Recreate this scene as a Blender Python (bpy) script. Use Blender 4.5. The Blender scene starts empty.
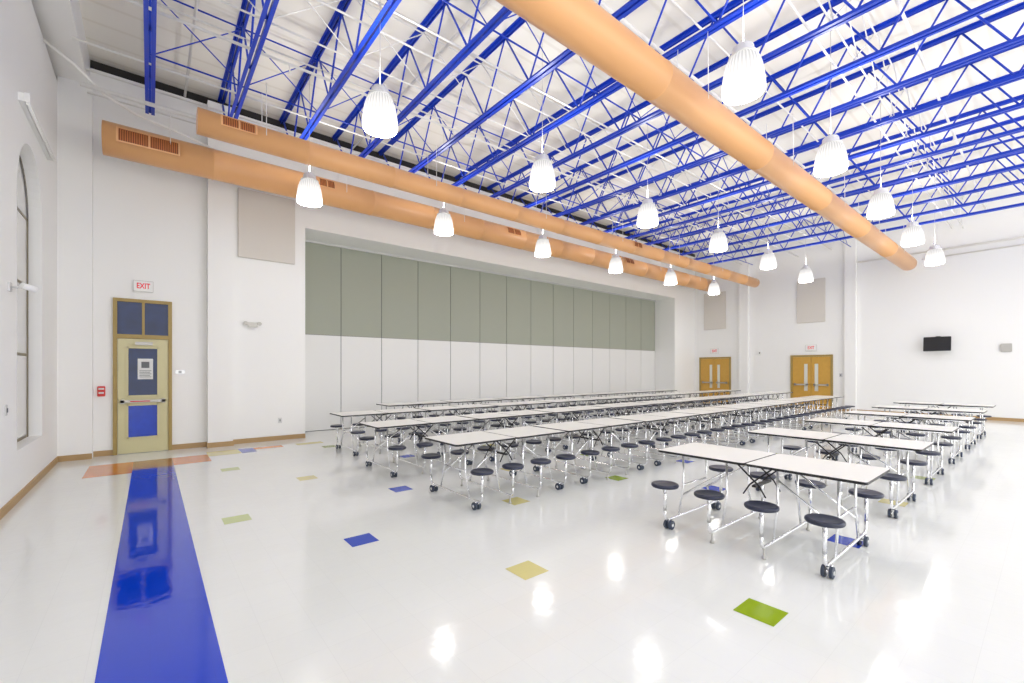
import bpy, bmesh, math, random
from mathutils import Vector, Matrix
random.seed(3)
sc = bpy.context.scene
try:
    sc.view_settings.view_transform = 'Standard'
except Exception:
    pass

# ---------------------------------------------------------------- materials
def lin(c):
    r = []
    for v in c:
        v = v / 255.0
        r.append(v / 12.92 if v <= 0.04045 else ((v + 0.055) / 1.055) ** 2.4)
    return (r[0], r[1], r[2], 1.0)

def mat(name, col, rough=0.5, metal=0.0, emit=0.0, var=0.0, scale=6.0, spec=0.5, coat=0.0):
    m = bpy.data.materials.new(name)
    m.use_nodes = True
    nt = m.node_tree
    b = nt.nodes['Principled BSDF']
    c = lin(col)
    b.inputs['Base Color'].default_value = c
    b.inputs['Roughness'].default_value = rough
    b.inputs['Metallic'].default_value = metal
    b.inputs['Specular IOR Level'].default_value = spec
    b.inputs['Coat Weight'].default_value = coat
    if emit:
        b.inputs['Emission Color'].default_value = c
        b.inputs['Emission Strength'].default_value = emit
    if var:
        tc = nt.nodes.new('ShaderNodeNewGeometry')
        n = nt.nodes.new('ShaderNodeTexNoise')
        n.inputs['Scale'].default_value = scale
        n.inputs['Detail'].default_value = 3
        nt.links.new(tc.outputs['Position'], n.inputs['Vector'])
        mx = nt.nodes.new('ShaderNodeMix')
        mx.data_type = 'RGBA'
        mx.inputs[6].default_value = tuple(v * (1 - var) for v in c[:3]) + (1,)
        mx.inputs[7].default_value = tuple(min(1, v * (1 + var)) for v in c[:3]) + (1,)
        nt.links.new(n.outputs['Fac'], mx.inputs[0])
        nt.links.new(mx.outputs[2], b.inputs['Base Color'])
    return m

def wall_material(name, col, strength=0.12):
    m = mat(name, col, 0.6)
    nt = m.node_tree
    b = nt.nodes['Principled BSDF']
    g = nt.nodes.new('ShaderNodeNewGeometry')
    s = nt.nodes.new('ShaderNodeSeparateXYZ')
    a = nt.nodes.new('ShaderNodeMath'); a.operation = 'ADD'
    c = nt.nodes.new('ShaderNodeCombineXYZ')
    br = nt.nodes.new('ShaderNodeTexBrick')
    br.inputs['Scale'].default_value = 1.0
    br.inputs['Brick Width'].default_value = 0.40
    br.inputs['Row Height'].default_value = 0.20
    br.inputs['Mortar Size'].default_value = 0.006
    br.inputs['Mortar Smooth'].default_value = 0.6
    bp = nt.nodes.new('ShaderNodeBump')
    bp.inputs['Strength'].default_value = strength
    bp.inputs['Distance'].default_value = 0.01
    bp.invert = True
    nt.links.new(g.outputs['Position'], s.inputs[0])
    nt.links.new(s.outputs['X'], a.inputs[0]); nt.links.new(s.outputs['Y'], a.inputs[1])
    nt.links.new(a.outputs[0], c.inputs['X']); nt.links.new(s.outputs['Z'], c.inputs['Y'])
    nt.links.new(c.outputs[0], br.inputs['Vector'])
    nt.links.new(br.outputs['Fac'], bp.inputs['Height'])
    nt.links.new(bp.outputs[0], b.inputs['Normal'])
    return m

M = {}
M['wall'] = wall_material('painted_block_wall', (248, 248, 246))
M['white'] = mat('white_paint', (248, 248, 246), 0.5)
M['base'] = mat('tan_vinyl_base', (180, 148, 102), 0.5)
M['blue'] = mat('blue_steel_paint', (16, 64, 200), 0.35)
M['orange'] = mat('peach_duct_paint', (243, 182, 122), 0.3, var=0.02, scale=2, spec=0.6)
M['brown'] = mat('brown_grille', (204, 122, 62), 0.5)
M['brown_dark'] = mat('dark_grille_gap', (138, 72, 32), 0.6)
M['dark'] = mat('painted_shade_strip', (48, 46, 44), 0.8)  # near-black colour standing in for shade along the wall tops
M['frame_dark'] = mat('tan_window_frame', (128, 120, 98), 0.5)
M['sage'] = mat('sage_fabric', (168, 172, 158), 0.85, var=0.04, scale=60)
M['panel_white'] = mat('white_partition_skin', (234, 234, 232), 0.4)
M['acoustic'] = mat('greige_acoustic_fabric', (223, 218, 210), 0.9, var=0.03, scale=80)
M['chrome'] = mat('chrome', (244, 245, 247), 0.18, 1.0)
M['alu'] = mat('brushed_aluminium', (215, 215, 215), 0.35, 0.9)
M['satin'] = mat('satin_grey_metal', (196, 194, 188), 0.4, 0.3)
M['seat'] = mat('dark_navy_plastic', (38, 44, 66), 0.32)
M['black'] = mat('black_plastic', (24, 24, 27), 0.4)
M['wheel'] = mat('blue_grey_rubber', (62, 72, 90), 0.5)
M['top'] = mat('speckled_white_laminate', (244, 243, 237), 0.28, var=0.02, scale=150)
M['under'] = mat('laminate_underside', (170, 170, 168), 0.6)
M['olive'] = mat('tan_door_frame', (168, 144, 82), 0.4)
M['cream'] = mat('cream_door_paint', (212, 205, 160), 0.35)
M['glass_dark'] = mat('dark_blue_night_glass', (22, 44, 92), 0.04, spec=0.4, var=0.5, scale=4)
M['glass_pale'] = mat('pale_window_glass', (235, 235, 232), 0.08)
M['glass_blue'] = mat('blue_tinted_glass', (26, 66, 190), 0.05, spec=0.4, var=0.3, scale=5)
M['glass_grey'] = mat('pale_reflective_glass', (224, 226, 218), 0.1)
M['gold'] = mat('golden_oak_veneer', (206, 160, 72), 0.35, var=0.08, scale=9)
M['red'] = mat('red_plastic', (215, 60, 55), 0.4)
M['redtext'] = mat('red_letter', (225, 30, 50), 0.4, emit=0.2)
M['paper'] = mat('paper', (232, 234, 232), 0.7)
M['ink'] = mat('ink', (110, 114, 118), 0.7)
M['pipe'] = mat('white_pipe', (246, 245, 241), 0.4)

def lens_material():
    m = mat('ribbed_lamp_lens', (245, 245, 242), 0.2)
    nt = m.node_tree
    b = nt.nodes['Principled BSDF']
    b.inputs['Base Color'].default_value = (0.12, 0.12, 0.12, 1)
    tc = nt.nodes.new('ShaderNodeTexCoord')
    s = nt.nodes.new('ShaderNodeSeparateXYZ')
    at = nt.nodes.new('ShaderNodeMath'); at.operation = 'ARCTAN2'
    mu = nt.nodes.new('ShaderNodeMath'); mu.operation = 'MULTIPLY'; mu.inputs[1].default_value = 32
    si = nt.nodes.new('ShaderNodeMath'); si.operation = 'SINE'
    mr = nt.nodes.new('ShaderNodeMapRange')
    mr.inputs[1].default_value = -1; mr.inputs[2].default_value = 1
    mr.inputs[3].default_value = 0.78; mr.inputs[4].default_value = 1.12
    ramp = nt.nodes.new('ShaderNodeMapRange')
    ramp.inputs[1].default_value = -0.24; ramp.inputs[2].default_value = 0.19
    ramp.clamp = True
    cr = nt.nodes.new('ShaderNodeFloatCurve')
    c = cr.mapping.curves[0]
    c.points[0].location = (0.0, 1.0)
    c.points[1].location = (1.0, 0.19)
    for p_ in ((0.15, 0.75), (0.32, 0.34), (0.6, 0.27), (0.8, 0.22)):
        c.points.new(*p_)
    cr.mapping.update()
    z = nt.nodes.new('ShaderNodeMath'); z.operation = 'MULTIPLY'; z.inputs[1].default_value = 3.6
    p = nt.nodes.new('ShaderNodeMath'); p.operation = 'MULTIPLY'
    nt.links.new(tc.outputs['Object'], s.inputs[0])
    nt.links.new(s.outputs['Y'], at.inputs[0]); nt.links.new(s.outputs['X'], at.inputs[1])
    nt.links.new(at.outputs[0], mu.inputs[0]); nt.links.new(mu.outputs[0], si.inputs[0])
    nt.links.new(si.outputs[0], mr.inputs[0])
    nt.links.new(s.outputs['Z'], ramp.inputs[0])
    nt.links.new(ramp.outputs[0], cr.inputs['Value'])
    nt.links.new(cr.outputs[0], z.inputs[0])
    nt.links.new(mr.outputs[0], p.inputs[0]); nt.links.new(z.outputs[0], p.inputs[1])
    b.inputs['Emission Color'].default_value = (1, 0.98, 0.95, 1)
    nt.links.new(p.outputs[0], b.inputs['Emission Strength'])
    return m
M['lens'] = lens_material()
M['lens_bottom'] = mat('lamp_diffuser', (255, 252, 245), 0.3, emit=30)

def deck_material():
    m = mat('white_roof_deck', (240, 238, 232), 0.6)
    nt = m.node_tree
    b = nt.nodes['Principled BSDF']
    g = nt.nodes.new('ShaderNodeNewGeometry')
    s = nt.nodes.new('ShaderNodeSeparateXYZ')
    nt.links.new(g.outputs['Position'], s.inputs[0])
    mu = nt.nodes.new('ShaderNodeMath'); mu.operation = 'MULTIPLY'; mu.inputs[1].default_value = 2 * math.pi / 0.55
    si = nt.nodes.new('ShaderNodeMath'); si.operation = 'SINE'
    mr = nt.nodes.new('ShaderNodeMapRange')
    mr.inputs[1].default_value = 0.9; mr.inputs[2].default_value = 0.99
    nt.links.new(s.outputs['Y'], mu.inputs[0]); nt.links.new(mu.outputs[0], si.inputs[0]); nt.links.new(si.outputs[0], mr.inputs[0])
    mx = nt.nodes.new('ShaderNodeMix'); mx.data_type = 'RGBA'
    mx.inputs[6].default_value = lin((247, 244, 235)); mx.inputs[7].default_value = lin((239, 235, 224))
    nt.links.new(mr.outputs[0], mx.inputs[0]); nt.links.new(mx.outputs[2], b.inputs['Base Color'])
    return m
M['deck'] = deck_material()

def floor_material(name, col, lines=True, r0=0.075, r1=0.15):
    m = mat(name, col, 0.11, spec=0.7)
    nt = m.node_tree
    b = nt.nodes['Principled BSDF']
    g = nt.nodes.new('ShaderNodeNewGeometry')
    n = nt.nodes.new('ShaderNodeTexNoise'); n.inputs['Scale'].default_value = 1.3; n.inputs['Detail'].default_value = 4
    nt.links.new(g.outputs['Position'], n.inputs['Vector'])
    mr = nt.nodes.new('ShaderNodeMapRange')
    mr.inputs[3].default_value = r0; mr.inputs[4].default_value = r1
    nt.links.new(n.outputs['Fac'], mr.inputs[0]); nt.links.new(mr.outputs[0], b.inputs['Roughness'])
    br = nt.nodes.new('ShaderNodeTexBrick')
    br.offset = 0.0
    br.inputs['Scale'].default_value = 1.0
    br.inputs['Brick Width'].default_value = 0.265
    br.inputs['Row Height'].default_value = 0.265
    br.inputs['Mortar Size'].default_value = 0.0012
    br.inputs['Mortar Smooth'].default_value = 0.3
    c = lin(col)
    br.inputs['Color1'].default_value = c
    br.inputs['Color2'].default_value = tuple(v * 0.985 for v in c[:3]) + (1,)
    br.inputs['Mortar'].default_value = tuple(v * 0.92 for v in c[:3]) + (1,)
    nt.links.new(g.outputs['Position'], br.inputs['Vector'])
    nt.links.new(br.outputs['Color'], b.inputs['Base Color'])
    n2 = nt.nodes.new('ShaderNodeTexNoise'); n2.inputs['Scale'].default_value = 10
    nt.links.new(g.outputs['Position'], n2.inputs['Vector'])
    bp = nt.nodes.new('ShaderNodeBump'); bp.inputs['Strength'].default_value = 0.05; bp.inputs['Distance'].default_value = 0.02
    nt.links.new(n2.outputs['Fac'], bp.inputs['Height']); nt.links.new(bp.outputs[0], b.inputs['Normal'])
    return m

# ---------------------------------------------------------------- mesh helpers
def box(bm, x0, x1, y0, y1, z0, z1, mi=0):
    vs = [bm.verts.new(p) for p in ((x0,y0,z0),(x1,y0,z0),(x1,y1,z0),(x0,y1,z0),(x0,y0,z1),(x1,y0,z1),(x1,y1,z1),(x0,y1,z1))]
    for f in ((3,2,1,0),(4,5,6,7),(0,1,5,4),(1,2,6,5),(2,3,7,6),(3,0,4,7)):
        fc = bm.faces.new([vs[i] for i in f]); fc.material_index = mi

def tube(bm, pts, r, seg=10, mi=0, caps=True):
    pts = [Vector(p) for p in pts]
    rad = r if isinstance(r, (list, tuple)) else [r] * len(pts)
    rings = []
    up = None
    for i, p in enumerate(pts):
        if i == 0: d = pts[1] - p
        elif i == len(pts) - 1: d = p - pts[i - 1]
        else: d = (pts[i + 1] - p).normalized() + (p - pts[i - 1]).normalized()
        d.normalize()
        if up is None:
            up = Vector((0, 0, 1)) if abs(d.z) < 0.9 else Vector((1, 0, 0))
        s = d.cross(up).normalized(); up = s.cross(d).normalized()
        rings.append([bm.verts.new(p + s * (math.cos(2*math.pi*k/seg) * rad[i]) + up * (math.sin(2*math.pi*k/seg) * rad[i])) for k in range(seg)])
    for a, b in zip(rings, rings[1:]):
        for k in range(seg):
            f = bm.faces.new((a[k], a[(k+1) % seg], b[(k+1) % seg], b[k])); f.smooth = True; f.material_index = mi
    if caps:
        bm.faces.new(rings[0][::-1]).material_index = mi
        bm.faces.new(rings[-1]).material_index = mi

def lathe(bm, prof, c=(0,0,0), seg=24, mi=0, smooth=True):
    rings = []
    for r, z in prof:
        if r < 1e-5: rings.append([bm.verts.new((c[0], c[1], c[2] + z))])
        else: rings.append([bm.verts.new((c[0] + r*math.cos(2*math.pi*k/seg), c[1] + r*math.sin(2*math.pi*k/seg), c[2] + z)) for k in range(seg)])
    for a, b in zip(rings, rings[1:]):
        for k in range(seg):
            k2 = (k + 1) % seg
            if len(a) == 1 and len(b) == 1: continue
            if len(a) == 1: f = bm.faces.new((a[0], b[k2], b[k]))
            elif len(b) == 1: f = bm.faces.new((a[k], a[k2], b[0]))
            else: f = bm.faces.new((a[k], a[k2], b[k2], b[k]))
            f.smooth = smooth; f.material_index = mi

def fin(bm, name, mats, parent=None, loc=(0,0,0), rot=(0,0,0), recalc=True):
    if recalc: bmesh.ops.recalc_face_normals(bm, faces=bm.faces[:])
    me = bpy.data.meshes.new(name)
    bm.to_mesh(me); bm.free()
    for m in (mats if isinstance(mats, (list, tuple)) else [mats]): me.materials.append(m)
    o = bpy.data.objects.new(name, me)
    sc.collection.objects.link(o)
    o.location = loc; o.rotation_euler = rot
    if parent: o.parent = parent
    return o

def empty(name, loc=(0,0,0), rot=(0,0,0), parent=None):
    o = bpy.data.objects.new(name, None)
    o.empty_display_size = 0.2
    sc.collection.objects.link(o)
    o.location = loc; o.rotation_euler = rot
    if parent: o.parent = parent
    return o

def tag(o, label, category, group=None):
    o['label'] = label; o['category'] = category
    if group: o['group'] = group

def struct(o, label=None):
    o['kind'] = 'structure'
    if label: o['label'] = label

def dup(root, loc, rotz=None, label=None):
    n = root.copy(); sc.collection.objects.link(n); n.location = loc
    if rotz is not None: n.rotation_euler = (0, 0, rotz)
    for ch in list(root.children):
        c = ch.copy(); c.parent = n; sc.collection.objects.link(c)
        for g in list(ch.children):
            d = g.copy(); d.parent = c; sc.collection.objects.link(d)
    if label: n['label'] = label
    return n

def boxobj(name, m, b, parent=None, loc=(0,0,0)):
    bm = bmesh.new(); box(bm, *b)
    return fin(bm, name, m, parent, loc)

# ---------------------------------------------------------------- constants
XL, XR, YB, YF = -1.25, 20.8, 11.2, -7.0
ZD = 7.35
OX0, OX1, OZ, PY = 2.84, 18.95, 4.96, 12.25

# ---------------------------------------------------------------- floor
fm = [floor_material('polished_white_tile', (237, 239, 236)),
      floor_material('blue_tile', (4, 62, 204), r0=0.03, r1=0.07),
      floor_material('orange_tile', (222, 128, 44)),
      floor_material('lime_tile', (150, 176, 20)),
      floor_material('yellow_tile', (218, 208, 136)),
      floor_material('violet_blue_tile', (46, 76, 195)),
      floor_material('pale_green_tile', (194, 206, 138)),
      floor_material('brown_tile', (170, 112, 62))]
bm = bmesh.new()
box(bm, XL - 0.2, XR + 0.2, YF - 0.2, PY + 0.3, -0.1, 0.0, 0)
def ftile(x0, x1, y0, y1, mi):
    z = 0.0012
    f = bm.faces.new([bm.verts.new(p) for p in ((x0,y0,z),(x1,y0,z),(x1,y1,z),(x0,y1,z))]); f.material_index = mi
ftile(-0.22, 0.31, YF, 9.30, 1)
ftile(-0.78, -0.22, 9.05, 10.15, 2)
ftile(-0.22, 0.31, 9.30, 10.15, 7)
ftile(0.31, 0.84, 9.36, 10.15, 2)
ftile(0.84, 1.37, 9.88, 10.42, 4)
ftile(1.37, 1.63, 9.88, 10.42, 5)
ftile(1.63, 2.16, 10.15, 10.42, 2)
ftile(2.43, 2.96, 10.15, 10.42, 4)
def pix_tile(x, y, mi, s=0.25):
    ftile(x - s/2, x + s/2, y - s/2, y + s/2, mi)
for x, y, mi in [(3.13, 1.23, 3), (5.04, 1.23, 5), (6.95, 1.23, 4), (8.86, 1.23, 6),
                 (2.335, 2.67, 4), (5.9, 2.9, 5), (7.8, 3.3, 4),
                 (1.54, 4.13, 5), (3.46, 4.16, 4), (5.35, 4.1, 3), (7.25, 4.1, 5), (9.2, 3.4, 6),
                 (0.72, 5.55, 6), (2.61, 5.56, 5), (4.5, 5.56, 4), (6.4, 5.56, 3), (8.3, 5.56, 5),
                 (1.8, 7.0, 4), (3.7, 7.6, 5), (5.6, 7.6, 4), (1.0, 8.4, 6), (2.9, 9.6, 3)]: pix_tile(x, y, mi)
floor = fin(bm, 'floor', fm, recalc=False); struct(floor, 'polished white tile floor with blue stripe and coloured accent tiles')

# ---------------------------------------------------------------- walls
bm = bmesh.new()
T = PY + 0.3
ZW = 7.15
box(bm, XL - 0.2, OX0, YB, T, 0, ZW)
box(bm, OX1, XR + 0.2, YB, T, 0, ZW)
box(bm, OX0, OX1, YB, T, OZ, ZW)
box(bm, OX0, OX1, PY + 0.12, T, 0, OZ)
struct(fin(bm, 'wall_back', M['wall']), 'white painted block wall with a wide recessed opening')
struct(boxobj('shade_trim_1', M['dark'], (XL - 0.2, XR + 0.2, YB + 0.1, T, ZW, ZD)), 'dark strip painted as the shade under the roof deck')  # shade above the wall top put into the strip's colour

AY0, AY1, AS, SILL = 7.96, 9.57, 3.8, 0.62
AC, AR = (AY0 + AY1) / 2, (AY1 - AY0) / 2
ZL = 6.62
bm = bmesh.new()
W0 = XL - 0.2
box(bm, W0, XL, YF, AY0, 0, ZL)
box(bm, W0, XL, AY1, YB, 0, ZL)
box(bm, W0, XL, AY0, AY1, 0, SILL)
N = 24
prev = None
for i in range(N + 1):
    a = math.pi - math.pi * i / N
    y = AC + AR * math.cos(a); z = AS + AR * math.sin(a)
    if prev:
        y0, z0 = prev
        bm.faces.new([bm.verts.new(p) for p in ((XL,y0,z0),(XL,y,z),(XL,y,ZL),(XL,y0,ZL))])
        bm.faces.new([bm.verts.new(p) for p in ((XL,y0,z0),(XL,y,z),(W0,y,z),(W0,y0,z0))])
        bm.faces.new([bm.verts.new(p) for p in ((W0,y0,z0),(W0,y,z),(W0,y,ZL),(W0,y0,ZL))])
    prev = (y, z)
struct(fin(bm, 'wall_left', M['wall'], recalc=False), 'white painted block wall with an arched window')
struct(boxobj('shade_trim_2', M['dark'], (W0, XL - 0.03, YF, YB, ZL, 6.72)), 'dark strip painted as the shade below the boxed beam')  # shade line below the boxed beam, painted as a dark strip
struct(boxobj('trim_3', M['white'], (W0, -0.86, YF, YB + 0.1, 6.72, ZD)), 'white boxed beam along the wall top')
struct(boxobj('wall_right', M['wall'], (XR, XR + 0.2, YF, YB, 0, ZD)), 'white painted block wall with double doors')
struct(boxobj('ceiling', M['deck'], (XL - 0.2, XR + 0.2, YF - 0.2, T, ZD, ZD + 0.1)), 'white metal roof deck')

struct(boxobj('trim_4', M['wall'], (XL, -0.81, 10.97, YB, 0, 6.72)), 'white corner pilaster')
struct(boxobj('trim_5', M['wall'], (0.92, 1.36, 11.0, YB, 0, ZW)), 'white pilaster')
struct(boxobj('trim_6', M['wall'], (XR - 0.14, XR, 8.65, 9.05, 0, ZD)), 'white pilaster')
struct(boxobj('trim_7', M['wall'], (XR - 0.14, XR, 4.75, 5.1, 0, ZD)), 'white pilaster')
bm = bmesh.new()
h = 0.1; t = 0.015
box(bm, -0.81, -0.54, YB - t, YB, 0, h); box(bm, 0.34, 0.92, YB - t, YB, 0, h); box(bm, 1.36, OX0, YB - t, YB, 0, h)
box(bm, XL, -0.81, 10.97 - t, 10.97, 0, h); box(bm, 0.92 - t, 1.36 + t, 11.0 - t, 11.0, 0, h); box(bm, 0.92 - t, 0.92, 11.0, YB, 0, h)
box(bm, OX1, XR, YB - t, YB, 0, h)
struct(fin(bm, 'baseboard_back', M['base']))
struct(boxobj('baseboard_left', M['base'], (XL, XL + t, YF, 10.97, 0, h)))
bm = bmesh.new()
for a, b in ((YF, 4.75), (4.75, 5.1), (5.1, 5.5), (6.98, 8.65), (8.65, 9.05), (9.05, 9.45), (10.95, YB)):
    o = 0.14 if (a, b) in ((4.75, 5.1), (8.65, 9.05)) else 0
    box(bm, XR - o - t, XR - o, a, b, 0, h)
struct(fin(bm, 'baseboard_right', M['base']))

# arched window
w = empty('window_1', (XL - 0.15, AC, SILL)); struct(w, 'tall arched pale window with slim tan frame')
bm = bmesh.new()
pts = [(0, -AR, 0), (0, AR, 0)] + [(0, AR*math.cos(math.pi*i/24), AS - SILL + AR*math.sin(math.pi*i/24)) for i in range(25)]
bm.faces.new([bm.verts.new(p) for p in pts]); fin(bm, 'glass', M['glass_pale'], w)
bm = bmesh.new()
for y in (-AR + 0.025, 0, AR - 0.025): box(bm, 0, 0.012, y - 0.022, y + 0.022, 0, AS - SILL)
for z in (0.02, 1.2, 2.2, AS - SILL): box(bm, 0, 0.006, -AR, AR, z - 0.02, z + 0.02)
prev = None
for i in range(25):
    a = math.pi*i/24
    v = [bm.verts.new((0.012, rr*math.cos(a), AS - SILL + rr*math.sin(a))) for rr in (AR, AR - 0.045)]
    if prev: bm.faces.new((prev[0], prev[1], v[1], v[0]))
    prev = v
fin(bm, 'frame', M['frame_dark'], w)

o = empty('wall_light', (XL, 9.0, 4.95)); tag(o, 'long white linear fixture on the wall above the arched window', 'light fixture')
bm = bmesh.new()
box(bm, 0.0, 0.05, -1.0, 1.0, -0.05, 0.05); box(bm, 0.05, 0.10, -0.98, 0.98, -0.04, 0.07)
fin(bm, 'housing', M['white'], o)
bm = bmesh.new(); tube(bm, [(0.075, -0.96, -0.055), (0.075, 0.96, -0.055)], 0.018, 8); fin(bm, 'tube', M['white'], o)

# ---------------------------------------------------------------- partition panels
NP = 14
x0, x1 = OX0 + 0.02, OX1 - 0.02
pw = (x1 - x0) / NP
src = empty('partition_panel', (x0 + pw/2, PY, 0))
tag(src, 'tall folding partition panel, sage fabric above white lower skin', 'partition panel', 'folding partition panels')
g = 0.009
bm = bmesh.new(); box(bm, -pw/2 + g, pw/2 - g, -0.02, 0.08, 2.53, OZ - 0.02); fin(bm, 'upper_fabric', M['sage'], src)
bm = bmesh.new(); box(bm, -pw/2 + g, pw/2 - g, -0.02, 0.08, 0.015, 2.52); fin(bm, 'lower_skin', M['panel_white'], src)
bm = bmesh.new(); box(bm, -pw/2, pw/2, 0.0, 0.075, 0.0, OZ); fin(bm, 'core', M['ink'], src)
for i in range(1, NP): dup(src, (x0 + pw * (i + 0.5), PY, 0))
o = boxobj('ceiling_track', M['alu'], (OX0, OX1, PY - 0.06, PY - 0.025, OZ - 0.05, OZ)); tag(o, 'aluminium track above the folding partition', 'track')

# ---------------------------------------------------------------- single door with transom
d = empty('door_1', (-0.10, YB, 0)); struct(d, 'cream metal door with tan frame and two-pane transom')
L, R_ = -0.44, 0.44
bm = bmesh.new()
f = 0.06
box(bm, L, L + f, -0.05, 0.0, 0, 2.96); box(bm, R_ - f, R_, -0.05, 0.0, 0, 2.96)
box(bm, L + f, R_ - f, -0.05, 0.0, 2.90, 2.96); box(bm, L + f, R_ - f, -0.05, 0.0, 2.20, 2.28)
box(bm, -0.02, 0.02, -0.045, 0.0, 2.28, 2.90)
fin(bm, 'frame', M['olive'], d)
bm = bmesh.new(); box(bm, L + f, -0.02, -0.02, 0, 2.28, 2.90); box(bm, 0.02, R_ - f, -0.02, 0, 2.28, 2.90); fin(bm, 'transom_glass', M['glass_dark'], d)
leaf = empty('leaf', (0, 0, 0), parent=d)
bm = bmesh.new()
a0, a1 = L + f + 0.005, R_ - f - 0.005
wl, wr = -0.235, 0.225
box(bm, a0, wl, -0.035, 0.0, 0.01, 2.195); box(bm, wr, a1, -0.035, 0.0, 0.01, 2.195)
box(bm, wl, wr, -0.035, 0.0, 2.03, 2.195); box(bm, wl, wr, -0.035, 0.0, 0.93, 1.10); box(bm, wl, wr, -0.035, 0.0, 0.01, 0.30)
fin(bm, 'slab', M['cream'], leaf)
bm = bmesh.new(); box(bm, wl, wr, -0.02, -0.005, 1.10, 2.03); fin(bm, 'upper_glass', M['glass_dark'], leaf)
bm = bmesh.new(); box(bm, wl, wr, -0.02, -0.005, 0.30, 0.93); fin(bm, 'lower_glass', M['glass_blue'], leaf)
bm = bmesh.new()
for z0_, z1_ in ((1.10, 2.03), (0.30, 0.93)):
    for b in ((wl-.02, wl+.015, z0_-.02, z1_+.02), (wr-.015, wr+.02, z0_-.02, z1_+.02), (wl, wr, z0_-.02, z0_+.015), (wl, wr, z1_-.015, z1_+.02)):
        box(bm, b[0], b[1], -0.045, -0.03, b[2], b[3])
fin(bm, 'glazing_bead', M['cream'], leaf)
bm = bmesh.new()
box(bm, a0 + 0.04, a1 - 0.04, -0.10, -0.06, 0.975, 1.025); box(bm, a0 + 0.04, a0 + 0.10, -0.10, -0.035, 0.96, 1.04); box(bm, a1 - 0.10, a1 - 0.04, -0.10, -0.035, 0.96, 1.04)
fin(bm, 'push_bar', M['satin'], leaf)
bm = bmesh.new(); box(bm, a0 + 0.18, 0.10, -0.102, -0.1, 0.99, 1.01); fin(bm, 'bar_label', M['red'], leaf)
o = empty('paper_notice', (-0.07, YB - 0.021, 1.62)); tag(o, 'white printed paper notice taped to the door glass', 'notice')
bm = bmesh.new(); box(bm, -0.115, 0.115, -0.003, 0.0, -0.20, 0.20); fin(bm, 'sheet', M['paper'], o)
bm = bmesh.new(); box(bm, -0.06, 0.06, -0.005, -0.003, 0.02, 0.14)
for k in range(5): box(bm, -0.09, 0.09 - 0.02*(k % 2), -0.005, -0.003, -0.04 - 0.03*k, -0.03 - 0.03*k)
fin(bm, 'print', M['ink'], o)
bm = bmesh.new(); box(bm, -0.12, 0.14, -0.09, -0.035, 2.08, 2.14); fin(bm, 'closer', M['satin'], leaf)

# ---------------------------------------------------------------- double doors (right wall)
def double_door(name, y0, y1):
    W = y1 - y0; H = 2.21
    d = empty(name, (XR, (y0 + y1)/2, 0)); struct(d, 'pair of golden wood doors with narrow vision panels')
    bm = bmesh.new(); f = 0.07; x0_, x1_ = -0.06, 0.0
    box(bm, x0_, x1_, -W/2, -W/2 + f, 0, H); box(bm, x0_, x1_, W/2 - f, W/2, 0, H); box(bm, x0_, x1_, -W/2 + f, W/2 - f, H - f, H)
    fin(bm, 'frame', M['olive'], d)
    for s in (-1, 1):
        lf = empty('leaf', (0, 0, 0), parent=d)
        ya, yb = sorted((s*0.006, s*(W/2 - f - 0.004)))
        va, vb = sorted((s*0.12, s*0.25))
        bm = bmesh.new()
        box(bm, -0.04, 0, ya, va, 0.01, H - f - 0.005); box(bm, -0.04, 0, vb, yb, 0.01, H - f - 0.005)
        box(bm, -0.04, 0, va, vb, 0.01, 0.75); box(bm, -0.04, 0, va, vb, 1.85, H - f - 0.005)
        fin(bm, 'slab', M['gold'], lf)
        bm = bmesh.new(); box(bm, -0.025, -0.01, va, vb, 0.75, 1.85); fin(bm, 'vision_glass', M['glass_grey'], lf)
        pa, pb = sorted((s*0.1, s*0.6))
        bm = bmesh.new(); box(bm, -0.11, -0.07, pa, pb, 0.98, 1.03); box(bm, -0.11, -0.04, pa, pa+.06, 0.96, 1.05); box(bm, -0.11, -0.04, pb-.06, pb, 0.96, 1.05); fin(bm, 'push_bar', M['satin'], lf)
double_door('door_2', 9.45, 10.95)
double_door('door_3', 5.50, 6.98)

# ---------------------------------------------------------------- signs and small wall items
def text_mesh(txt, size, depth):
    cu = bpy.data.curves.new('txt', 'FONT'); cu.body = txt; cu.size = size; cu.extrude = depth
    cu.align_x = 'CENTER'; cu.align_y = 'CENTER'; cu.offset = 0.002
    ob = bpy.data.objects.new('txt_tmp', cu); sc.collection.objects.link(ob)
    dg = bpy.context.evaluated_depsgraph_get()
    me = bpy.data.meshes.new_from_object(ob.evaluated_get(dg))
    bpy.data.objects.remove(ob)
    return me
def exit_sign(loc, rotz, w=0.32, h=0.2, label='white exit sign with red EXIT letters'):
    e = empty('exit_sign', loc, (0, 0, rotz)); tag(e, label, 'exit sign')
    bm = bmesh.new(); box(bm, -w/2, w/2, -0.05, 0, -h/2, h/2); bmesh.ops.bevel(bm, geom=bm.edges[:], offset=0.008, segments=2, affect='EDGES')
    fin(bm, 'housing', M['white'], e)
    bm = bmesh.new()
    for b in ((-w/2, w/2, h/2 - 0.006, h/2), (-w/2, w/2, -h/2, -h/2 + 0.006), (-w/2, -w/2 + 0.006, -h/2, h/2), (w/2 - 0.006, w/2, -h/2, h/2)):
        box(bm, b[0], b[1], -0.053, -0.045, b[2], b[3])
    fin(bm, 'rim', M['satin'], e)
    me = text_mesh('EXIT', h*0.64, 0.002); me.materials.clear(); me.materials.append(M['redtext'])
    t_ = bpy.data.objects.new('lettering', me); sc.collection.objects.link(t_); t_.parent = e
    t_.location = (0, -0.053, 0.0); t_.rotation_euler = (math.pi/2, 0, 0); t_.scale = (0.74, 1.1, 1)
exit_sign((-0.10, YB, 3.22), 0, 0.30, 0.21, label='white exit sign with red EXIT letters above the cream door')
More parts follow.
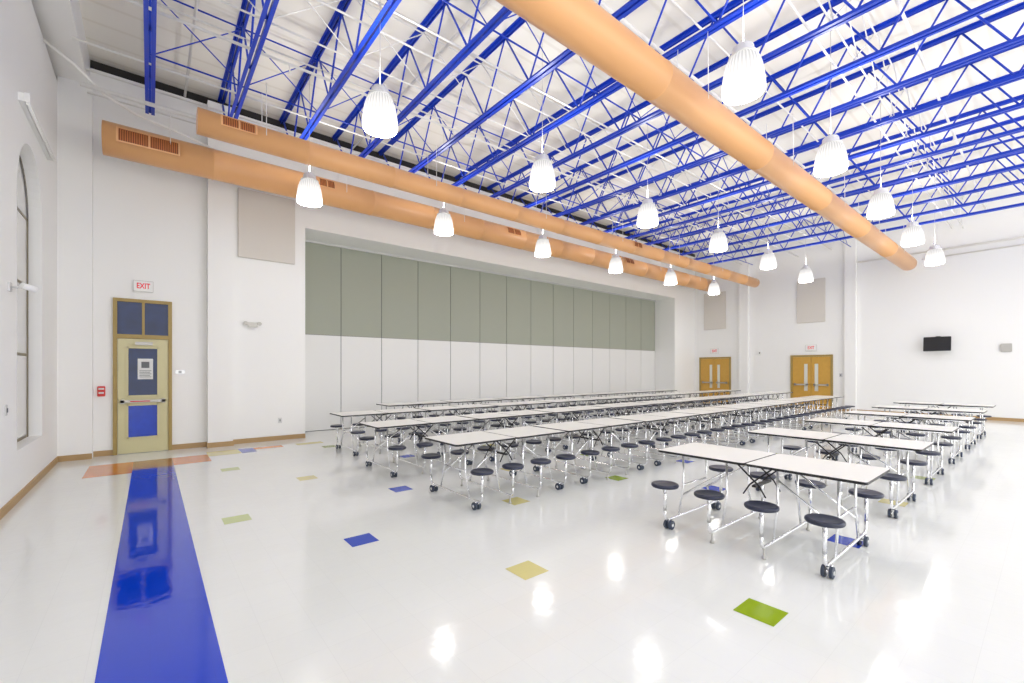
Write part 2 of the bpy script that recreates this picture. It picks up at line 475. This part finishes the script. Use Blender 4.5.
exit_sign((XR, 6.24, 2.5), math.pi/2 * -1, 0.4, 0.24, 'white exit sign with red EXIT letters above wooden double doors')
exit_sign((XR, 10.2, 2.5), math.pi/2 * -1, 0.4, 0.24, 'white exit sign with red EXIT letters above wooden double doors')

o = empty('fire_alarm_pull', (-0.70, YB, 1.19)); tag(o, 'small red fire alarm pull station beside the door', 'fire alarm')
bm = bmesh.new(); box(bm, -0.055, 0.055, -0.04, 0, -0.08, 0.11); bmesh.ops.bevel(bm, geom=bm.edges[:], offset=0.008, segments=2, affect='EDGES'); fin(bm, 'housing', M['red'], o)
bm = bmesh.new(); box(bm, -0.035, 0.035, -0.055, -0.04, -0.03, 0.0); box(bm, -0.04, 0.04, -0.043, -0.04, 0.045, 0.075); fin(bm, 'handle', M['paper'], o)

def plate(name, label, cat, loc, w, h, m=M['white'], rotz=0, t=0.012, knob=True):
    o = empty(name, loc, (0, 0, rotz)); tag(o, label, cat)
    bm = bmesh.new(); box(bm, -w/2, w/2, -t, 0, -h/2, h/2); bmesh.ops.bevel(bm, geom=bm.edges[:], offset=min(t, 0.01)*0.4, segments=2, affect='EDGES'); fin(bm, 'plate', m, o)
    if knob:
        bm = bmesh.new(); box(bm, -w*0.15, w*0.15, -t-0.008, -t, -h*0.2, h*0.2); fin(bm, 'toggle', M['ink'], o)
    return o
plate('light_switch', 'small light switch plate beside the door', 'light switch', (0.47, YB, 1.56), 0.16, 0.07, M['alu'])
plate('wall_outlet', 'white wall outlet above the baseboard', 'outlet', (2.3, YB, 0.45), 0.08, 0.12, M['alu'])
plate('wall_outlet', 'white wall outlet below the window', 'outlet', (XL, 7.4, 1.15), 0.08, 0.12, M['alu'], rotz=math.pi/2)

o = empty('emergency_light', (1.75, YB, 2.6)); tag(o, 'small twin-head emergency light on the wall', 'emergency light')
bm = bmesh.new(); box(bm, -0.09, 0.09, -0.06, 0, -0.05, 0.05); fin(bm, 'housing', M['satin'], o)
for s in (-1, 1):
    bm = bmesh.new(); tube(bm, [(s*0.13, 0.0, 0.03), (s*0.13, -0.08, 0.02)], 0.04, 14); tube(bm, [(s*0.08, -0.03, 0.0), (s*0.13, -0.04, 0.02)], 0.01, 8); fin(bm, 'lamp_head', M['satin'], o)

o = empty('wall_sensor', (XL, 7.55, 2.55)); tag(o, 'small white wall-mounted sensor on a short arm', 'sensor')
bm = bmesh.new(); box(bm, 0, 0.02, -0.05, 0.05, -0.05, 0.05); tube(bm, [(0.02, 0, 0), (0.12, 0.05, 0.02)], 0.012, 8); fin(bm, 'bracket', M['alu'], o)
bm = bmesh.new(); tube(bm, [(0.1, 0.0, 0.03), (0.2, 0.08, 0.0)], 0.035, 14); fin(bm, 'head', M['white'], o)

def acoustic(loc, w, h, rotz, label):
    e = empty('acoustic_panel', loc, (0, 0, rotz)); tag(e, label, 'acoustic panel', 'wall acoustic panels')
    bm = bmesh.new(); box(bm, -w/2, w/2, -0.05, -0.002, -h/2, h/2); bmesh.ops.bevel(bm, geom=bm.edges[:], offset=0.012, segments=3, affect='EDGES')
    fin(bm, 'fabric_board', M['acoustic'], e)
acoustic((2.04, YB, 4.8), 1.14, 1.5, 0, 'greige fabric acoustic panel on the white wall beside the partition')
acoustic((XR, 10.2, 4.4), 1.05, 1.75, -math.pi/2, 'greige fabric acoustic panel above wooden double doors')
acoustic((XR, 6.25, 4.4), 1.0, 1.75, -math.pi/2, 'greige fabric acoustic panel above wooden double doors')

# tv
o = empty('television', (XR, 2.5, 2.45)); tag(o, 'black flat television tilted on a wall bracket', 'television')
bm = bmesh.new(); box(bm, -0.28, -0.22, -0.34, 0.34, -0.24, 0.24); bmesh.ops.bevel(bm, geom=bm.edges[:], offset=0.01, segments=2, affect='EDGES')
s_ = fin(bm, 'screen', M['black'], o); s_.rotation_euler = (0, 0.12, 0)
bm = bmesh.new(); box(bm, -0.02, 0, -0.06, 0.06, -0.1, 0.3); tube(bm, [(-0.02, 0, 0.26), (-0.22, 0, 0.2), (-0.22, 0, 0.0)], 0.02, 8); fin(bm, 'bracket', M['black'], o)
o = empty('wall_speaker', (XR, 0.95, 2.3)); tag(o, 'small grey square wall speaker', 'speaker')
bm = bmesh.new(); box(bm, -0.06, 0, -0.12, 0.12, -0.13, 0.13); bmesh.ops.bevel(bm, geom=bm.edges[:], offset=0.01, segments=2, affect='EDGES'); fin(bm, 'cabinet', M['satin'], o)
bm = bmesh.new(); box(bm, -0.068, -0.06, -0.1, 0.1, -0.11, 0.11); fin(bm, 'grille', M['satin'], o)
plate('fire_alarm_strobe', 'small white and red strobe on the wall', 'fire alarm', (XR, 8.2, 2.35), 0.14, 0.16, M['white'], -math.pi/2, 0.04)
plate('light_switch', 'switch plate near the wooden double doors', 'light switch', (XR, 5.25, 1.4), 0.1, 0.14, M['alu'], -math.pi/2)

# ---------------------------------------------------------------- joists
BC, TC = 6.2, 7.25
def make_joist():
    e = empty('roof_joist', (0, 0, 0)); tag(e, 'blue painted open-web steel roof joist', 'roof joist', 'blue roof joists')
    bm = bmesh.new()
    for s in (-1, 1):
        xa, xb = sorted((s*0.016, s*0.066))
        box(bm, xa, xb, YF, YB + 0.1, TC + 0.085, TC + 0.1)
        xa, xb = sorted((s*0.016, s*0.026)); box(bm, xa, xb, YF, YB + 0.1, TC + 0.03, TC + 0.085)
    fin(bm, 'top_chord', M['blue'], e)
    bm = bmesh.new()
    for s in (-1, 1):
        xa, xb = sorted((s*0.016, s*0.066))
        box(bm, xa, xb, YF + 0.6, 10.3, BC, BC + 0.014)
        xa, xb = sorted((s*0.016, s*0.026)); box(bm, xa, xb, YF + 0.6, 10.3, BC + 0.014, BC + 0.07)
    fin(bm, 'bottom_chord', M['blue'], e)
    bm = bmesh.new()
    p = 1.24; y = 10.3
    tube(bm, [(0, 11.15, TC + 0.06), (0, y, BC + 0.04)], 0.02, 6)
    while y > YF + 0.7:
        tube(bm, [(0, y, BC + 0.04), (0, y - p/2, TC + 0.06)], 0.016, 6)
        tube(bm, [(0, y - p/2, TC + 0.06), (0, y - p, BC + 0.04)], 0.016, 6)
        y -= p
    fin(bm, 'web', M['blue'], e)
    return e
J = make_joist()
JS = 1.18
JX = [JS * i for i in range(17)]
for x in JX[1:]: dup(J, (x, 0, 0))

def bridging(y, m, col, ends=True):
    bm = bmesh.new()
    tube(bm, [(0, y, TC), (XR, y, TC)], 0.013, 6)
    tube(bm, [(0, y, BC + 0.09), (XR, y, BC + 0.09)], 0.013, 6)
    for x in JX:
        if x + JS > XR: break
        tube(bm, [(x, y + 0.03, BC + 0.09), (x + JS, y + 0.03, TC)], 0.009, 6)
        tube(bm, [(x, y - 0.03, TC), (x + JS, y - 0.03, BC + 0.09)], 0.009, 6)
    o = fin(bm, 'joist_bridging', m); tag(o, col + ' steel cross bridging running between roof joists', 'roof bracing', 'joist bridging rows')
for y in (8.5, 4.9): bridging(y, M['blue'], 'blue')
for y in (6.7, 1.9): bridging(y, M['pipe'], 'white')

def pipe(name, pts, r, label, grp=None, m=M['pipe'], cat='pipe'):
    bm = bmesh.new(); tube(bm, pts, r, 10); o = fin(bm, name, m); tag(o, label, cat, grp); return o
for y, z, r in ((1.4, 6.8, 0.022), (4.1, 6.85, 0.028), (7.6, 6.4, 0.022), (9.75, 6.13, 0.034)):
    e = empty('sprinkler_pipe', (0, y, z)); tag(e, 'long white sprinkler pipe with small drop heads', 'sprinkler pipe', 'white ceiling pipes')
    bm = bmesh.new(); tube(bm, [(-0.86, 0, 0), (XR, 0, 0)], r, 10); fin(bm, 'main', M['pipe'], e)
    for k in range(7):
        x = 1.7 + 3.0*k
        bm = bmesh.new()
        lathe(bm, [(0, -0.15), (0.03, -0.145), (0.03, -0.135), (0.012, -0.12), (0.012, 0)], (0, 0, 0), 10)
        fin(bm, 'sprinkler_head', M['pipe'], e, (x, 0, 0))
for y, z in ((2.17, 6.36), (5.55, 6.36), (6.3, 6.6), (8.9, 6.36), (3.6, 7.1), (8.2, 6.9), (10.5, 6.75), (10.8, 6.5)):
    pipe('conduit', [(-0.86, y, z), (XR, y, z)], 0.016, 'thin white conduit running through the roof joists', 'thin roof conduits')
for x in (0.55, 3.95, 10.1, 16.0):
    pipe('conduit', [(x, YF, 7.18), (x, 11.2, 7.18)], 0.022, 'white conduit running between the roof joists', 'thin roof conduits')
pipe('conduit', [(-1.22, 9.5, 6.5), (-0.9, 9.55, 6.3), (-0.6, 9.9, 6.15), (-0.2, 10.35, 6.15), (0.5, 10.65, 6.15), (1.0, 10.97, 6.15)], 0.022, 'bent white pipe near the ceiling corner')
pipe('conduit', [(XR - 0.045, YF, 5.68), (XR - 0.045, 4.72, 5.68)], 0.03, 'white conduit running high along the wall')
pipe('conduit', [(XR - 0.035, YF, 5.45), (XR - 0.035, 2.9, 5.45)], 0.02, 'white conduit running high along the wall')

# ---------------------------------------------------------------- ducts
def duct(x0, x1, y, z, r, grilles, label, rings=1.55):
    e = empty('air_duct', (0, y, z)); tag(e, label, 'air duct')
    bm = bmesh.new()
    seg = 48
    pts = [(x0, 0, 0)]; rad = [r]
    x = x0 + rings
    while x < x1 - 0.1:
        for dx, rr in ((-0.016, r), (-0.012, r + 0.005), (0.012, r + 0.005), (0.016, r)):
            pts.append((x + dx, 0, 0)); rad.append(rr)
        x += rings
    pts.append((x1, 0, 0)); rad.append(r)
    tube(bm, pts, rad, seg)
    fin(bm, 'shell', M['orange'], e)
    x = x0 + 0.9
    while x < x1:
        for s in (-1, 1):
            bm = bmesh.new(); tube(bm, [(x, s*r*1.0, 0), (x, s*r*0.95, BC - z + 0.02)], 0.006, 5)
            fin(bm, 'hanger_rod', M['pipe'], e)
        x += 3.1
    for gx0, gx1, a0, a1 in grilles:
        gr = empty('grille', (0, 0, 0), parent=e)
        def strip(bm, xa, xb, aa, ab, R, n=8, mi=0):
            prev = None
            for i in range(n + 1):
                a = math.radians(aa + (ab - aa) * i / n)
                v = [bm.verts.new((xx, -R*math.cos(a), R*math.sin(a))) for xx in (xa, xb)]
                if prev:
                    fc = bm.faces.new((prev[0], prev[1], v[1], v[0]))
                prev = v
        bm = bmesh.new(); strip(bm, gx0, gx1, a0, a1, r + 0.008)
        fin(bm, 'opening', M['brown_dark'], gr)
        bm = bmesh.new()
        k = int((gx1 - gx0) / 0.03)
        for i in range(k):
            xa = gx0 + i * 0.03; strip(bm, xa, xa + 0.013, a0, a1, r + 0.016)
        fin(bm, 'louvers', M['brown'], gr)
        bm = bmesh.new()
        for (xa, xb, aa, ab) in ((gx0 - 0.02, gx0 + 0.01, a0 - 3, a1 + 3), (gx1 - 0.01, gx1 + 0.02, a0 - 3, a1 + 3), (gx0, gx1, a0 - 3, a0 + 1.5), (gx0, gx1, a1 - 1.5, a1 + 3), ((gx0 + gx1)/2 - 0.012, (gx0 + gx1)/2 + 0.012, a0, a1)):
            strip(bm, xa, xb, aa, ab, r + 0.02)
        fin(bm, 'frame', M['orange'], gr)
    return e
duct(XL + 0.02, 20.35, 3.2, 5.28, 0.232, [], 'large round peach duct hanging below the roof joists', 3.1)
duct(0.55, 20.3, 8.2, 5.37, 0.19, [(0.85, 1.30, -10, 35), (11.3, 11.7, -10, 38)], 'slim round peach duct parallel to the back wall')
duct(-0.62, 20.3, 10.2, 5.54, 0.277, [(-0.42, 0.40, -18, 26), (2.80, 3.12, 0, 38), (7.95, 8.45, 0, 40), (13.5, 14.0, 0, 45)], 'wide round peach duct with brown grilles beside the back wall')

# ---------------------------------------------------------------- pendant lamps
def make_lamp():
    e = empty('pendant_lamp', (0, 0, 0)); tag(e, 'bell-shaped high-bay pendant lamp with glowing ribbed lens', 'pendant lamp', 'high-bay pendant lamps')
    bm = bmesh.new(); tube(bm, [(0, 0, 0.34), (0, 0, 2.30)], 0.004, 6); fin(bm, 'cord', M['alu'], e)
    bm = bmesh.new()
    lathe(bm, [(0, 0.36), (0.025, 0.36), (0.03, 0.33), (0.09, 0.315), (0.11, 0.295), (0.12, 0.22), (0.155, 0.20), (0.16, 0.185), (0.14, 0.18), (0, 0.18)], seg=20)
    fin(bm, 'housing', M['white'], e)
    bm = bmesh.new()
    lathe(bm, [(0.14, 0.185), (0.175, 0.14), (0.200, 0.06), (0.217, -0.04), (0.228, -0.14), (0.230, -0.20), (0.215, -0.235)], seg=24)
    fin(bm, 'lamp_shade', M['lens'], e)
    bm = bmesh.new()
    lathe(bm, [(0.215, -0.235), (0.135, -0.258), (0.07, -0.266), (0, -0.268)], seg=24)
    fin(bm, 'diffuser', M['lens_bottom'], e)
    la = bpy.data.lights.new('deck_fill_light', 'AREA'); la.shape = 'DISK'; la.size = 0.22; la.energy = 17; la.color = (1, 0.975, 0.94)  # added light above each housing, brightens the roof deck
    lo = bpy.data.objects.new('deck_fill_light', la); sc.collection.objects.link(lo); lo.parent = e
    lo.location = (0, 0, 0.372); lo.rotation_euler = (math.pi, 0, 0)
    return e
lx = [2.36, 5.30, 8.46, 11.7, 14.95, 18.25]
ly = [2.27, 5.65, 9.0, -1.1, -4.4]
LZ = 5.02
LM = make_lamp(); LM.location = (lx[0], ly[1], LZ)
for j, y in enumerate(ly):
    for i, x in enumerate(lx):
        if (i, j) == (0, 1): continue
        dup(LM, (x, y, LZ))

# ---------------------------------------------------------------- cafeteria tables
TL, TW = 1.78, 0.77
def rounded(bm, x0, x1, y0, y1, z0, z1, r, inner_r=0.01):
    def ring(z):
        out = []
        for cx, cy, a0, rr in ((x1 - r, y1 - r, 0, r), (x0 + r, y1 - r, 90, r), (x0 + r, y0 + r, 180, r), (x1 - r, y0 + r, 270, r)):
            for k in range(6):
                a = math.radians(a0 + 90*k/5)
                out.append(bm.verts.new((cx + rr*math.cos(a), cy + rr*math.sin(a), z)))
        return out
    a, b = ring(z0), ring(z1)
    n = len(a)
    for k in range(n):
        f = bm.faces.new((a[k], a[(k+1) % n], b[(k+1) % n], b[k])); f.material_index = 1
    bm.faces.new(b).material_index = 0
    bm.faces.new(a[::-1]).material_index = 2
SX = (-0.675, -0.225, 0.225, 0.675); SY = 0.585
def make_table():
    e = empty('cafeteria_table', (0, 0, 0)); tag(e, 'folding mobile cafeteria table with attached round dark stools', 'table', 'cafeteria tables')
    for a, b in ((-TL/2, -0.008), (0.008, TL/2)):
        bm = bmesh.new(); rounded(bm, a, b, -TW/2, TW/2, 0.730, 0.752, 0.03)
        fin(bm, 'tabletop', [M['top'], M['black'], M['under']], e, recalc=False)
    bm = bmesh.new()
    r = 0.012
    for y in (-0.24, 0.24):
        tube(bm, [(-0.80, y, 0.715), (-0.06, y, 0.715)], r, 8); tube(bm, [(0.06, y, 0.715), (0.80, y, 0.715)], r, 8)
    for x in SX:
        pts = []
        for s in (-1, 1):
            seq = [(x, s*SY, 0.24), (x, s*SY, 0.14), (x, s*(SY - 0.025), 0.105), (x, s*(SY - 0.08), 0.095), (x, s*0.15, 0.095)]
            pts += seq if s == -1 else seq[::-1]
        tube(bm, pts, r*1.1, 8)
        for s in (-1, 1):
            tube(bm, [(x, s*0.33, 0.095), (x, s*0.24, 0.40), (x, s*0.24, 0.70)], r*0.9, 8)
    for s in (-1, 1):
        tube(bm, [(s*0.675, -0.24, 0.40), (s*0.675, 0.24, 0.40)], r*0.8, 8)
        for y in (-0.24, 0.24):
            tube(bm, [(s*0.675, y, 0.3), (s*0.225, y, 0.62)], r*0.8, 8)
    fin(bm, 'frame', M['chrome'], e)
    bm = bmesh.new()
    for y in (-0.17, 0.17):
        box(bm, -0.13, 0.13, y - 0.010, y + 0.010, 0.70, 0.725)
        for s in (-1, 1):
            tube(bm, [(s*0.16, y, 0.70), (-s*0.04, y, 0.52)], 0.008, 6)
            tube(bm, [(s*0.04, y, 0.52), (s*0.10, y, 0.42)], 0.007, 6)
    box(bm, -0.018, 0.018, -0.18, 0.18, 0.50, 0.52)
    fin(bm, 'folding_mechanism', M['black'], e)
    def stool(x, y, src=None):
        if src:
            c = src.copy(); c.location = (x, y, 0); c.parent = e; sc.collection.objects.link(c)
            for g_ in src.children:
                k = g_.copy(); k.parent = c; sc.collection.objects.link(k)
            return c
        bm = bmesh.new(); tube(bm, [(0, 0, 0.20), (0, 0, 0.42)], 0.016, 12)
        lathe(bm, [(0.016, 0.40), (0.05, 0.425), (0.09, 0.43), (0.09, 0.436)], seg=16)
        st = fin(bm, 'stool', M['chrome'], e, (x, y, 0))
        bm = bmesh.new()
        lathe(bm, [(0, 0.434), (0.105, 0.434), (0.125, 0.438), (0.132, 0.450), (0.130, 0.464), (0.120, 0.472), (0.105, 0.470), (0.06, 0.464), (0, 0.463)], seg=28)
        fin(bm, 'seat', M['seat'], st)
        return st
    s0 = None
    for x in SX:
        for y in (-SY, SY):
            if s0 is None: s0 = stool(x, y)
            else: stool(x, y, s0)
    c0 = None
    for x in (-0.675, 0.675):
        for y in (-0.49, 0.49):
            if c0 is None:
                bm = bmesh.new()
                box(bm, -0.012, 0.012, -0.03, 0.03, 0.075, 0.098)
                for s in (-1, 1):
                    tube(bm, [(s*0.02, 0.0, 0.10), (s*0.02, 0.02, 0.045)], 0.008, 6)
                tube(bm, [(-0.042, 0.02, 0.045), (-0.0415, 0.02, 0.045), (0.0415, 0.02, 0.045), (0.042, 0.02, 0.045)], 0.018, 10)
                c0 = fin(bm, 'caster', M['chrome'], e, (x, y, 0))
                bm = bmesh.new()
                for s in (-1, 1):
                    tube(bm, [(s*0.014, 0.02, 0.045), (s*0.017, 0.02, 0.045), (s*0.034, 0.02, 0.045), (s*0.038, 0.02, 0.045)], 0.045, 18)
                fin(bm, 'wheel', M['wheel'], c0)
            else:
                c = c0.copy(); c.location = (x, y, 0); sc.collection.objects.link(c)
                k = c0.children[0].copy(); k.parent = c; sc.collection.objects.link(k)
    g0 = None
    for x in (-0.225, 0.225):
        for y in (-0.53, 0.53):
            if g0 is None:
                bm = bmesh.new(); lathe(bm, [(0, 0), (0.020, 0), (0.020, 0.012), (0.010, 0.025), (0.008, 0.095), (0, 0.095)], seg=12)
                g0 = fin(bm, 'floor_glide', M['satin'], e, (x, y, 0))
            else:
                c = g0.copy(); c.location = (x, y, 0); sc.collection.objects.link(c)
    return e
TB = make_table()
TB.location = (4.56, 1.78, 0); TB.rotation_euler = (0, 0, math.pi/2)
for k in range(1, 6): dup(TB, (4.56 + 2.18*k, 1.78, 0), math.pi/2)
for (y, xs, n) in ((4.66, 2.68, 8), (6.70, 2.60, 9), (8.70, 2.75, 9), (10.42, 4.40, 7)):
    for i in range(n):
        dup(TB, (xs + TL/2 + 1.835*i, y, 0), 0)

# ---------------------------------------------------------------- world & camera
w = bpy.data.worlds.new('World'); sc.world = w; w.use_nodes = True
w.node_tree.nodes['Background'].inputs[0].default_value = (0.995, 0.99, 0.975, 1)
w.node_tree.nodes['Background'].inputs[1].default_value = 2.4

cam = bpy.data.cameras.new('camera'); co = bpy.data.objects.new('camera', cam); sc.collection.objects.link(co)
co.location = (0, 0, 1.6); co.rotation_euler = (math.pi/2, 0, -math.radians(39.25))
cam.sensor_width = 36; cam.lens = 443/1024*36; cam.shift_y = 28.5/1024; cam.clip_start = 0.05
sc.camera = co
